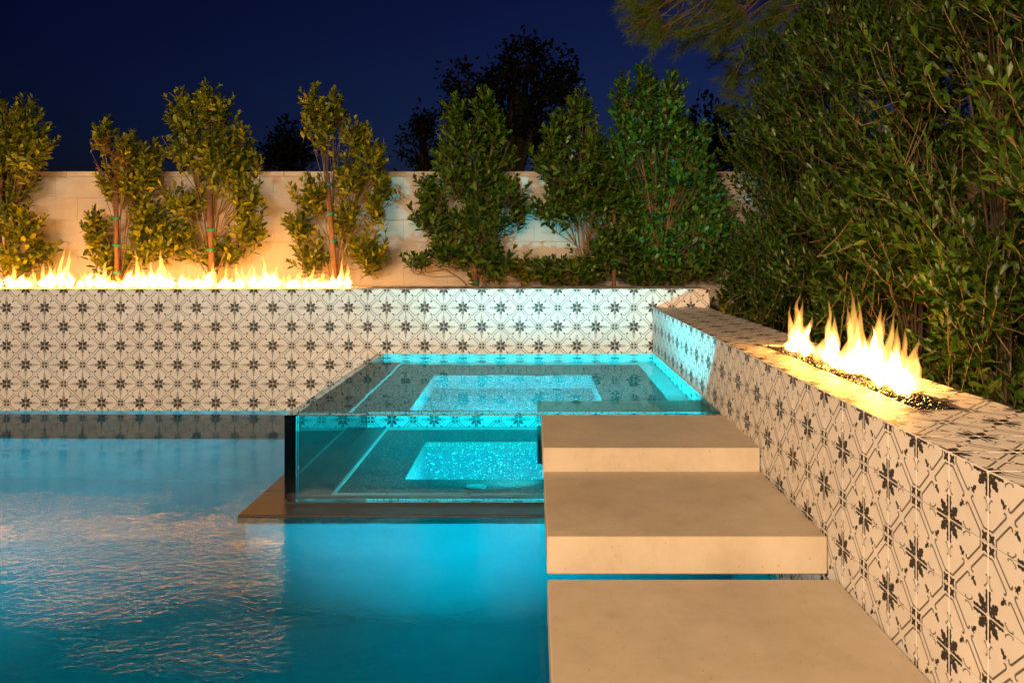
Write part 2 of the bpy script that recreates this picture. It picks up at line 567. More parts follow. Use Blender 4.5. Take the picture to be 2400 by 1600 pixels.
# assumed pool lamps in the near wall, out of view, shining along the pool
POOLC = (0.01, 0.48, 0.57)
for x, z, pw, tgt in ((-0.35, -1.60, 540, (-0.3, 3.75, -1.22)), (-3.4, -1.385, 1150, (-3.3, 6.17, -1.40))):
    r = empty('assumed_pool_lamp', (x, YDECK, z), None, 'lamp')
    mb = MB()
    for i in range(24):
        a, b2 = 2 * math.pi * i / 24, 2 * math.pi * (i + 1) / 24
        mb.face([(x, YDECK + .012, z), (x + .09 * math.cos(a), YDECK + .008, z + .09 * math.sin(a)), (x + .09 * math.cos(b2), YDECK + .008, z + .09 * math.sin(b2))])
    mb.build('lens', M['lens'], r)
    mb = MB()
    for i in range(24):
        a, b2 = 2 * math.pi * i / 24, 2 * math.pi * (i + 1) / 24
        c, s, c2, s2 = math.cos(a), math.sin(a), math.cos(b2), math.sin(b2)
        mb.face([(x + .09*c, YDECK + .018, z + .09*s), (x + .12*c, YDECK + .004, z + .12*s), (x + .12*c2, YDECK + .004, z + .12*s2), (x + .09*c2, YDECK + .018, z + .09*s2)])
    mb.build('rim', M['steel'], r)
    r['label'] = 'assumed round underwater lamp in the near pool wall ' + ('before the spa' if x > -1 else 'at the open left side')
    o = lamp('assumed_pool_and_fill_light', 'SPOT', (x, YDECK + 0.03, z), pw, POOLC, shadow_soft_size=0.08, spot_size=R(76 if x > -1 else 84), spot_blend=1.0)
    aim(o, tgt)

o = lamp('assumed_pool_and_fill_light', 'SPOT', (XLEFT + .05, 3.6, -1.75), 520, POOLC, shadow_soft_size=0.08, spot_size=R(120), spot_blend=1.0)  # added fill light at the left wall, no fixture; brightens the left pool
aim(o, (-2.0, 3.4, -2.2))

# ------------------------------------------------------------------ back tiled wall
wall = empty('tiled_wall', (0, YB + 0.23, ZW), 'long back wall of patterned tiles with a fire trough along its top', 'wall')
mb = MB()
TX0, TX1 = XLEFT, -1.50            # trough in the top
ya, yb = YB + T, YB + 2 * T
mb.box(XLEFT, XO - TP, YB + TP, ya, PF, ZB - TP)
mb.box(XLEFT, XO - TP, yb, YBB - TP, -1.3, ZB - TP)
mb.box(TX1, XO - TP, ya + .0005, yb - .0005, -1.3, ZB - TP - .0005)
mb.box(XLEFT, TX1 - .0005, ya + .0005, yb - .0005, -1.3, ZB - 0.075)
core = mb.build('wall_core', M['grout'], wall)
core.cycles.is_caustics_receiver = True
ncol = 42
for k in range(ncol):
    for r in range(7):
        xc = XO - (k + .5) * T
        zc = ZB - (r + .5) * T
        # corner at (col line index from XI: 0 at XI) ; rosette if row line 1 and line 0
        par = ((k - 3) + r) % 2
        put_tile(wall, (xc, YB, zc), ROT_BACK, par == 0)
# joined strips: grazing top cap tiles and the run left of the frame
def joined(name, placements, parent):
    n0 = len(TILE.vertices)
    V = np.empty(n0 * 3, dtype=np.float32); TILE.vertices.foreach_get('co', V); V = V.reshape(-1, 3)
    mb2 = MB()
    for pos, rot, par in placements:
        m = rot.to_4x4()
        if par: m = m @ Matrix.Rotation(math.pi / 2, 4, 'Z')
        mm = np.array(m.to_3x3())
        W2 = V @ mm.T + np.array(pos)
        base = len(mb2.v)
        mb2.v += [tuple(p) for p in W2]
        for p in TILE.polygons:
            mb2.f.append(tuple(base + i for i in p.vertices)); mb2.m.append(p.material_index)
    return tag(mb2.build(name, [M['tile'], M['ink'], M['line']], parent), kind='stuff')
pl = []
for k in range(52):
    xc = XO - (k + .5) * T
    for c in range(3):
        if c == 1 and xc < TX1 + T * .5: continue
        pl.append(((xc, YB + (c + .5) * T, ZB), ROT_TOP, ((k - 3) + c) % 2 == 1))
    if k >= ncol:
        for r in range(7):
            pl.append(((xc, YB, ZB - (r + .5) * T), ROT_BACK, ((k - 3) + r) % 2 == 0))
joined('cap_tiling', pl, wall)

# ------------------------------------------------------------------ right tiled fire wall
YT0 = 2.078                       # a rosette line on the top edge
rwall = empty('tiled_wall', (XI + 0.23, 3.5, ZW), 'low right bench wall of patterned tiles with a short fire trough', 'wall')
TRY0, TRY1 = YT0 + T, YT0 + 11 * T
xa, xb = XI + T, XI + 2 * T
RY0 = YT0 - 6 * T
RYE = YB - 0.001
mb = MB()
mb.box(XI + TP, xa, RY0, RYE, PF, ZR - TP)
mb.box(xb, XO - TP, RY0, RYE, -1.3, ZR - TP)
mb.box(xa + .0005, xb - .0005, RY0, TRY0, -1.3, ZR - TP - .0005)
mb.box(xa + .0005, xb - .0005, TRY1, RYE, -1.3, ZR - TP - .0005)
mb.box(xa + .0005, xb - .0005, TRY0 + .0005, TRY1 - .0005, -1.3, ZR - 0.075)
core = mb.build('wall_core', M['grout'], rwall)
core.cycles.is_caustics_receiver = True
for j in range(-6, 27):
    yc = YT0 + (j + .5) * T
    for r in range(6):
        put_tile(rwall, (XI, yc, ZR - (r + .5) * T), ROT_RIGHT, (j + r) % 2 == 0)
    for c in range(3):
        if c == 1 and TRY0 < yc < TRY1: continue
        if yc + T * .5 > YB + 0.01 and False: continue
        put_tile(rwall, (XI + (c + .5) * T, yc, ZR), ROT_TOP, (j + c) % 2 == 1)
# thin metal lips of the two troughs
mb = MB()
mb.box(xa + .001, xa + .004, TRY0 + .002, TRY1 - .002, ZR - .07, ZR + .0015)
mb.box(xb - .004, xb - .001, TRY0 + .002, TRY1 - .002, ZR - .07, ZR + .0015)
mb.box(xa + .004, xb - .004, TRY0 + .002, TRY0 + .005, ZR - .07, ZR + .0015)
mb.box(xa + .004, xb - .004, TRY1 - .005, TRY1 - .002, ZR - .07, ZR + .0015)
mb.build('trough_lip', M['steel'], rwall)
mb = MB()
mb.box(TX0, TX1 - .002, ya + .001, ya + .004, ZB - .07, ZB + .0015)
mb.box(TX0, TX1 - .002, yb - .004, yb - .001, ZB - .07, ZB + .0015)
mb.box(TX1 - .006, TX1 - .002, ya + .004, yb - .004, ZB - .07, ZB + .0015)
mb.build('trough_lip', M['steel'], wall)

# crushed fire glass
def stones(name, x0, x1, y0, y1, z, n, seed, label):
    rng = np.random.default_rng(seed)
    base = np.array([(1,0,0),(-1,0,0),(0,1,0),(0,-1,0),(0,0,1),(0,0,-1)], dtype=np.float32)
    tri = np.array([(0,2,4),(2,1,4),(1,3,4),(3,0,4),(2,0,5),(1,2,5),(3,1,5),(0,3,5)])
    V = []; Fc = []
    for i in range(n):
        s = rng.uniform(.005, .012) * np.array([rng.uniform(.7, 1.4), rng.uniform(.6, 1.1), rng.uniform(.4, .8)])
        q = rng.normal(size=(3, 3)); q, _ = np.linalg.qr(q)
        p = base * s * rng.uniform(.75, 1.25, size=(6, 1))
        pos = np.array([rng.uniform(x0, x1), rng.uniform(y0, y1), 0])
        pos[2] = z + rng.uniform(-.012, .006) + .012 * noise.noise((pos[0] * 9, pos[1] * 9, seed))
        V.append(p @ q.T + pos); Fc.append(tri + 6 * i)
    me = np_mesh(name, np.concatenate(V), np.concatenate(Fc), M['lavarock'])
    return tag(link(name, me), label, 'fire glass', kind='stuff')
stones('fire_glass', xa + .01, xb - .01, TRY0 + .01, TRY1 - .01, ZR - .010, 4200, 3, 'crushed black fire glass in the right wall trough')
stones('fire_glass', -5.2, TX1 - .012, ya + .01, yb - .01, ZB - .014, 3600, 4, 'crushed black fire glass in the back wall trough')

# ------------------------------------------------------------------ spa
spa = empty('raised_spa', (-0.15, 5.0, ZW), 'raised square spa with clear glass sides above the pool', 'spa')
SF = -1.285   # bench floor inside
XGi, YGi = XG + GT, YG + GT
# glass: the left panel runs past the end of the front panel
mb = MB(); mb.box(XG, XGi, YG, YB - .001, ZW + .016, ZS - .003, bev=.003)
mb.build('glass_panel', M['acrylic'], spa)
mb = MB(); mb.box(XGi + .0015, XI - .001, YG, YGi, ZW + .016, ZS - .003, bev=.003)
mb.build('glass_panel', M['acrylic'], spa)
# stone ledge round the foot of the glass
mb = MB()
mb.box(LX, XI - .002, LY, YG + .20, ZW - .10, ZW + .008, bev=.004)
mb.box(LX, XG + .20, YG + .2005, YB - .002, ZW - .10, ZW + .008, bev=.004)
mb.build('ledge', M['ledge'], spa)
mb = MB()
mb.box(XG + .002, XI - .001, YG + .004, YGi - .004, ZW + .0085, ZW + .0155)
mb.box(XG + .004, XGi - .004, YGi - .003, YB - .002, ZW + .0085, ZW + .0155)
mb.build('seal', M['gasket'], spa)
# underwater shell below the ledge
mb = MB()
mb.box(LX + .03, XI, LY + .03, LY + .2, PF, ZW - .101)
mb.box(LX + .03, LX + .2, LY + .2005, YB, PF, ZW - .101)
mb.build('shell', M['plaster'], spa)
# foot well opening and the bench floor round it
PX0, PX1, PY0, PY1, PZ = -0.72, 0.42, 4.47, 5.60, -1.74
bx0, bx1, by0, by1 = XGi + .16, XI - .13, YGi + .20, YB - .10
FB = SF - .06
mb = MB()
mb.box(bx0, bx1, by0, PY0, FB, SF)
mb.box(bx0, bx1, PY1, by1, FB, SF)
mb.box(bx0, PX0, PY0 + .0005, PY1 - .0005, FB, SF)
mb.box(PX1, bx1, PY0 + .0005, PY1 - .0005, FB, SF)
mb.build('bench_floor', M['pebble'], spa)
# pale border stones
def border(x0, x1, y0, y1, along, n):
    for i in range(n):
        mb = MB()
        g = .002
        if along == 'x':
            a, b2 = x0 + (x1 - x0) * i / n + g, x0 + (x1 - x0) * (i + 1) / n - g
            mb.box(a, b2, y0 + g, y1 - g, FB, SF + .003, bev=.003)
        else:
            a, b2 = y0 + (y1 - y0) * i / n + g, y0 + (y1 - y0) * (i + 1) / n - g
            mb.box(x0 + g, x1 - g, a, b2, FB, SF + .003, bev=.003)
        mb.build('border_stone', M['lightstone'], spa)
border(XGi, XI, YGi + .001, by0, 'x', 5)
border(XGi, XI, by1, YB, 'x', 5)
border(XGi, bx0, by0, by1, 'y', 4)
border(bx1, XI, by0, by1, 'y', 4)
mb = MB()
mb.box(PX0 - .05, PX1 + .05, PY0 - .05, PY1 + .05, PZ - .05, PZ)
mb.box(PX0 - .05, PX0, PY0, PY1, PZ, FB - .001)
mb.box(PX1, PX1 + .05, PY0, PY1, PZ, FB - .001)
mb.box(PX0 - .05, PX1 + .05, PY0 - .05, PY0 - .0005, PZ, FB - .001)
mb.box(PX0 - .05, PX1 + .05, PY1 + .0005, PY1 + .05, PZ, FB - .001)
mb.build('footwell', M['pit'], spa)
def ring(name, cx, cyy, z, r0, r1, h, m, parent, seg=28):
    mb = MB()
    for i in range(seg):
        a, b2 = 2 * math.pi * i / seg, 2 * math.pi * (i + 1) / seg
        P = lambda r, t, zz: (cx + r * math.cos(t), cyy + r * math.sin(t), zz)
        mb.face([P(r0, a, z + h), P(r1, a, z + h), P(r1, b2, z + h), P(r0, b2, z + h)])
        mb.face([P(r1, a, z), P(r1, b2, z), P(r1, b2, z + h), P(r1, a, z + h)])
        if r0 > 0: mb.face([P(r0, a, z + h), P(r0, b2, z + h), P(r0, b2, z), P(r0, a, z)])
    return mb.build(name, m, parent)
dr = ring('drain_cover', -0.31, 4.27, SF, 0.0, .040, .006, M['shelf'], spa)
ring('drain_rim', -0.31, 4.27, SF, .046, .056, .007, M['steel'], dr)
# spa lamp low in the front of the foot well, facing the back wall
cxl, zl = -0.15, -1.375
mb = MB()
for i in range(24):
    a, b2 = 2 * math.pi * i / 24, 2 * math.pi * (i + 1) / 24
    mb.face([(cxl, PY0 + .010, zl), (cxl + .08 * math.cos(b2), PY0 + .006, zl + .08 * math.sin(b2)), (cxl + .08 * math.cos(a), PY0 + .006, zl + .08 * math.sin(a))])
mb.build('lamp_lens', M['lens'], spa)
o = lamp('spa_lamp_and_fill_light', 'AREA', (cxl, PY0 + .03, zl), 190, (0.05, 0.86, 0.94), shape='DISK', size=0.2)
aim(o, (cxl, PY0 + 0.8, zl + 0.3))
# added light behind the submerged step; carries the glow that leaves the water
o = lamp('spa_lamp_and_fill_light', 'AREA', (0.06, 4.43, -1.00), 115, (0.05, 0.86, 0.94), shape='DISK', size=0.10)
aim(o, (0.04, 5.23, -0.32))
o.data.cycles.is_caustics_light = True
# added fill light hidden under the submerged step, brightening the spa interior
o = lamp('spa_lamp_and_fill_light', 'SPOT', (.07, 4.25, -1.13), 180, (0.10, 0.82, 0.90), shadow_soft_size=0.05, spot_size=R(120), spot_blend=1.0)
aim(o, (-1.2, 5.4, -0.98))
# spa water body
def spa_water():
    x0, x1, y0, y1 = XGi + .001, XI + .003, YGi + .001, YB + .003
    nx, ny = 90, 90
    V = []; Fq = []
    for j in range(ny + 1):
        for i in range(nx + 1):
            x = x0 + (x1 - x0) * i / nx; y = y0 + (y1 - y0) * j / ny
            ed = min(1.0, 8 * min(i, nx - i) / nx, 8 * min(j, ny - j) / ny)
            z = ZS + ed * (.0020 * noise.noise((x * 4, y * 4, 2.0)) + .0008 * noise.noise((x * 11, y * 11, 5.0)))
            V.append((x, y, z))
    for j in range(ny):
        for i in range(nx):
            a = j * (nx + 1) + i
            Fq.append((a, a + 1, a + nx + 2, a + nx + 1))
    nt = len(Fq)
    zb = SF - .75
    b = len(V)
    V += [(x0, y0, zb), (x1, y0, zb), (x1, y1, zb), (x0, y1, zb), (x0, y0, ZS), (x1, y0, ZS), (x1, y1, ZS), (x0, y1, ZS)]
    for q in ((0,3,2,1),(0,1,5,4),(1,2,6,5),(2,3,7,6),(3,0,4,7)):
        Fq.append(tuple(b + k for k in q))
    me = bpy.data.meshes.new('spa_water')
    me.from_pydata(V, [], Fq)
    me.materials.append(M['spa_water'])
    me.polygons.foreach_set('use_smooth', [k < nt for k in range(len(Fq))])
    me.update()
    o = tag(link('spa_water', me), kind='structure')
    o.cycles.is_caustics_caster = True
    return o
spa_water()

# ------------------------------------------------------------------ floating concrete steps
def step(x0, x1, y0, y1, z1, h, label, tilt=0.0):
    r = mb = MB()
    mb.box(x0, x1, y0, y1, z1 - h, z1, bev=.004)
    o = mb.build('concrete_step', M['concrete'])
    tag(o, label, 'step', 'floating concrete steps up to the spa')
    o.cycles.is_caustics_receiver = True
    return o
XS = 0.040
step(XS, XI - .004, 3.236, YG - .003, ZS - .001, .122, 'uppermost concrete slab step, level with the spa water')
step(XS + .004, XI - .004, 2.495, 3.231, -.930, .122, 'middle concrete slab step, fully in view')
step(XS + .004, XI - .004, 1.62, 2.420, -1.035, .122, 'nearest and largest concrete slab step, cut by the picture edge')
step(.02, XI - .001, YGi + .012, 4.40, -.972, .122, 'concrete slab step under the spa water behind the front glass')

# ------------------------------------------------------------------ block walls
BL, BH = 0.4064, 0.2032
def block_mesh(l, h, d):
    mb = MB(); mb.box(-l/2, l/2, -d/2, d/2, -h/2, h/2, bev=.0014)
    return mb.mesh('block', M['block'])
BLK = block_mesh(BL - .0012, BH - .006, .19)
CAP = block_mesh(BL - .003, .044, .20)
YC = 7.19
bw = empty('block_wall', (-2.0, YC + .1, GZ), 'cream painted block wall behind the row of staked shrubs', 'wall')
ztop = 0.729
mb = MB(); mb.box(-6.9, 2.45, YC + .004, YC + .19, GZ - .3, ztop - .046)
mb.build('mortar_core', M['mortar'], bw)
for r in range(8):
    zc = ztop - .045 - (r + .5) * BH
    for k in range(24):
        xc = -6.9 + (k + (.5 if r % 2 else 0) + .5) * BL
        if xc > 2.4: continue
        o = link('block', BLK, bw, (xc, YC + .095 + random.Random(k * 31 + r).uniform(-.0012, .0012), zc))
        o.cycles.is_caustics_receiver = True
for k in range(23):
    xc = -6.9 + (k + .75) * BL
    link('cap_block', CAP, bw, (xc, YC + .096, ztop - .022))
XW = 2.42
sw = empty('block_wall', (XW + .1, 3.5, GZ), 'pale block wall glimpsed through the tall right hedge', 'wall')
mb = MB(); mb.box(XW + .004, XW + .19, -1.0, YC, GZ - .3, ztop - .046)
mb.build('mortar_core', M['mortar'], sw)
for r in range(8):
    zc = ztop - .045 - (r + .5) * BH
    for k in range(20):
        yc = YC - (k + (.5 if r % 2 else 0) + .5) * BL
        if yc < -.9: continue
        link('block', BLK, sw, (XW + .095, yc, zc), (0, 0, R(90)))
for k in range(19):
    link('cap_block', CAP, sw, (XW + .096, YC - .12 - (k + .5) * BL, ztop - .022), (0, 0, R(90)))

# ------------------------------------------------------------------ flames
def tongue(parent, base, h, w, d, lean, seed, m, name='flame_tongue', ragged=1.0):
    """closed ragged teardrop: base point, height, half width (x), half depth (y), lean vector"""
    rng = random.Random(seed)
    nr, nz = 14, 20
    V = []; Fq = []
    fat = rng.uniform(.20, .36)
    off = rng.uniform(0, 50)
    sw = rng.uniform(.5, 1.1) * ragged
    for k in range(nz + 1):
        t = k / nz
        prof = (min(1, t / fat) ** .5) * ((max(0.0, (1 - t)) / (1 - fat)) ** 1.05 if t > fat else 1.0)
        prof = max(prof, .25 if k == 0 else .004)
        prof *= 1 + .45 * ragged * noise.noise((off, t * 4.0, 3.3))
        cx = lean[0] * t ** 1.6 + sw * w * 1.6 * t * noise.noise((off + 9, t * 2.6, 1.0))
        cyy = lean[1] * t ** 1.6 + sw * d * 1.2 * t * noise.noise((off + 19, t * 2.6, 2.0))
        for i in range(nr):
            a = 2 * math.pi * i / nr
            nz_ = 1 + .55 * ragged * noise.noise((math.cos(a) * 1.3 + off, math.sin(a) * 1.3, t * 4.2))
            V.append((cx + prof * w * nz_ * math.cos(a), cyy + prof * d * nz_ * math.sin(a), t * h))
    for k in range(nz):
        for i in range(nr):
            j = (i + 1) % nr
            Fq.append((k*nr+i, k*nr+j, (k+1)*nr+j, (k+1)*nr+i))
    Fq.append(tuple(range(nr - 1, -1, -1)))
    Fq.append(tuple(nz * nr + i for i in range(nr)))
    me = bpy.data.meshes.new(name)
    me.from_pydata(V, [], Fq)
    me.materials.append(m)
    me.polygons.foreach_set('use_smooth', [True] * len(Fq))
    me.update()
    return link(name, me, parent, base)

FIREC = (1.0, 0.34, 0.03)
def flame(x, y, z, half, height, axis, label, group, seed, tips=None, power=None, depth=.030):
    """a clump of tongues along axis 'x' or 'y'"""
    rng = random.Random(seed)
    r = empty('flame', (x, y, z), label, 'flame', group)
    n = max(2, int(half * 2 / (.070 if axis == 'x' else .060)))
    for i in range(n):
        u = -1 + 2 * (i + .5) / n + rng.uniform(-.12, .12)
        env = (1 - .5 * abs(u) ** 1.6)
        h = height * env * rng.uniform(.50, .80)
        w = half / n * (rng.uniform(1.3, 1.9) if axis == 'x' else rng.uniform(1.4, 2.0))
        px, py = (x + u * half * .9, y + rng.uniform(-.02, .02)) if axis == 'x' else (x + rng.uniform(-.02, .02), y + u * half * .9)
        ww, dd = (w, depth) if axis == 'x' else (depth, w)
        ln = (rng.uniform(-.02, .05), rng.uniform(-.01, .01))
        tongue(r, (px, py, z), h, ww, dd, ln, seed * 17 + i, M['flame'])
        tongue(r, (px, py, z + .004), h * .80, ww * .74, dd * .78, (ln[0] * .6, ln[1] * .6), seed * 17 + i, M['flame_core'], 'flame_core')
    m2 = max(2, n - 1)
    for i in range(m2):
        u = rng.uniform(-.95, .95)
        h = height * (1 - .35 * abs(u)) * rng.uniform(.55, .9)
        px, py = (x + u * half, y + rng.uniform(-.03, .03)) if axis == 'x' else (x + rng.uniform(-.03, .03), y + u * half)
        tongue(r, (px, py, z + .01), h, rng.uniform(.014, .026), rng.uniform(.014, .026), (rng.uniform(-.03, .07), rng.uniform(-.02, .02)), seed * 41 + i, M['flame_tip'], 'flame_wisp')
    for i, (u, hf, lx) in enumerate(tips or []):
        px, py = (x + u * half, y + rng.uniform(-.02, .02)) if axis == 'x' else (x + rng.uniform(-.02, .02), y + u * half)
        tongue(r, (px, py, z + .015), height * hf, rng.uniform(.018, .028), rng.uniform(.016, .024), (lx, rng.uniform(-.01, .01)), seed * 23 + i, M['flame_tip'], 'flame_wisp')
    for i in range(max(2, n // 2)):
        u = rng.uniform(-1, 1)
        px, py = (x + u * half, y + rng.uniform(-.045, .0)) if axis == 'x' else (x + rng.uniform(-.05, .02), y + u * half)
        tongue(r, (px, py, z - .006), rng.uniform(.022, .04), rng.uniform(.012, .022), rng.uniform(.012, .022), (0, 0), seed * 29 + i, M['flame_blue'], 'blue_flame')
    if power:
        o = lamp('flame_light', 'POINT', (x, y, z + height * .38), power, FIREC, shadow_soft_size=.035)
    return r

YF = YB + 1.5 * T
ZF = ZB - .008
def fx(u): return (u - 1250) * YF / F_PX
LF = [  # centre u, half width px, top height px, tips, label
    (20, 62, 62, [(.2, .95, -.02), (-.6, .8, .03)], 'low broad flame at the left picture edge'),
    (132, 50, 100, [(.15, 1.0, .05), (.35, .92, .07), (-.5, .6, .02)], 'leaning flame with a forked tip, second from the left'),
    (217, 42, 68, [(.5, .95, .03), (.2, .7, .0), (.8, .6, .04)], 'rounded flame leaning right beside the forked one'),
    (275, 24, 40, [(.0, .9, .02)], 'small thin flame before the leftmost wooden stake'),
    (318, 36, 84, [(.1, 1.0, -.03), (.3, .7, .0)], 'pointed flame just right of the leftmost stake'),
    (366, 30, 92, [(.4, 1.0, -.03), (.1, .6, .0)], 'tall curled flame in the middle of the left fire row'),
    (418, 38, 52, [(-.6, .95, -.02), (.7, .6, .01)], 'low split flame right of the tall curled flame'),
    (500, 50, 66, [(.0, .95, -.02), (.5, .85, .01), (-.5, .7, .01)], 'broad bushy flame in front of the thick stake'),
    (575, 46, 62, [(-.4, .95, .0), (.3, .9, .02)], 'level topped flame right of the thick stake'),
    (628, 32, 78, [(-.3, 1.0, -.01), (.4, .75, .03)], 'flame with a sharp left tip under the bare wall'),
    (712, 54, 58, [(.3, .95, .03), (-.2, .8, .02), (.8, .7, .02)], 'wide low flame, second from the right end of the row'),
    (793, 34, 76, [(.1, 1.0, .01), (.5, .8, .02), (-.4, .6, .0)], 'pointed flame at the right end of the back fire row'),
]
for i, (u, hw, hp, tips, lab) in enumerate(LF):
    flame(fx(u), YF + .01, ZF, .98 * hw * YF / F_PX, 1.02 * hp * YF / F_PX, 'x', lab, 'flames along the back wall', 100 + i, tips, None)
for i, u in enumerate(range(-240, 816, 35)):
    lamp('flame_light', 'POINT', (fx(u), YF, ZF + .09), 4.2, FIREC, shadow_soft_size=.06)
XF = XI + 1.5 * T + .030
ZF2 = ZR - .014
flame(XF, 3.52, ZF2, .125, .275, 'y', 'farthest of the three flames on the bench wall', 'flames on the right bench wall', 201, [(.2, 1.0, .0), (-.3, .9, .0), (.6, .8, -.02)], 7)
flame(XF, 3.14, ZF2, .115, .27, 'y', 'smaller middle flame on the bench wall', 'flames on the right bench wall', 202, [(.0, 1.0, .0), (-.5, .8, .01), (.6, .7, -.02)], 6)
flame(XF, 2.75, ZF2, .27, .345, 'y', 'largest and nearest flame on the bench wall', 'flames on the right bench wall', 203, [(.5, 1.0, -.02), (.2, .9, -.02), (-.15, .85, -.03), (-.4, .65, .02), (.75, .75, -.03)], 12)

# ------------------------------------------------------------------ plants
LT = np.array([(0,0,0),(.22,.15,.03),(.22,0,-.005),(.22,-.15,.03),(.66,.235,.035),(.66,0,-.02),(.66,-.235,.035),(1,0,-.07)], dtype=np.float32)
LTRI = np.array([(0,2,1),(0,3,2),(1,2,5),(1,5,4),(2,3,6),(2,6,5),(4,5,7),(5,6,7)], dtype=np.int32)

def leaves_mesh(name, B, D, U, L, m, width=1.0):
    B = np.asarray(B, np.float32); D = np.asarray(D, np.float32); U = np.asarray(U, np.float32); L = np.asarray(L, np.float32)
    D /= np.linalg.norm(D, axis=1, keepdims=True)
    S = np.cross(U, D); S /= np.maximum(1e-6, np.linalg.norm(S, axis=1, keepdims=True))
    Nn = np.cross(D, S)
    P = (B[:, None, :] + L[:, None, None] * (LT[None, :, 0:1] * D[:, None, :] + width * LT[None, :, 1:2] * S[:, None, :] + LT[None, :, 2:3] * Nn[:, None, :]))
    tr = (LTRI[None] + (np.arange(len(B)) * len(LT))[:, None, None]).reshape(-1, 3)
    return np_mesh(name, P.reshape(-1, 3), tr, m, smooth=True)

def tubes_mesh(name, tubes, m, sides=4):
    V = []; Fq = []
    for pts, rad in tubes:
        pts = [Vector(p) for p in pts]
        base = len(V)
        for i, p in enumerate(pts):
            d = (pts[min(i + 1, len(pts) - 1)] - pts[max(i - 1, 0)])
            if d.length < 1e-6: d = Vector((0, 0, 1))
            d.normalize()
            a = d.cross(Vector((.31, .95, .05)))
            if a.length < .05: a = d.cross(Vector((1, 0, 0)))
            a.normalize(); b = d.cross(a)
            r = rad[i] if isinstance(rad, (list, tuple)) else rad
            for k in range(sides):
                t = 2 * math.pi * k / sides
                V.append(tuple(p + (a * math.cos(t) + b * math.sin(t)) * r))
        for i in range(len(pts) - 1):
            for k in range(sides):
                k2 = (k + 1) % sides
                Fq.append((base + i*sides + k, base + i*sides + k2, base + (i+1)*sides + k2, base + (i+1)*sides + k))
    return np_mesh(name, V, Fq, m, smooth=True)

def interp(prof, t):
    for (a, ra), (b, rb) in zip(prof, prof[1:]):
        if t <= b: return ra + (rb - ra) * (t - a) / max(1e-6, b - a)
    return prof[-1][1]

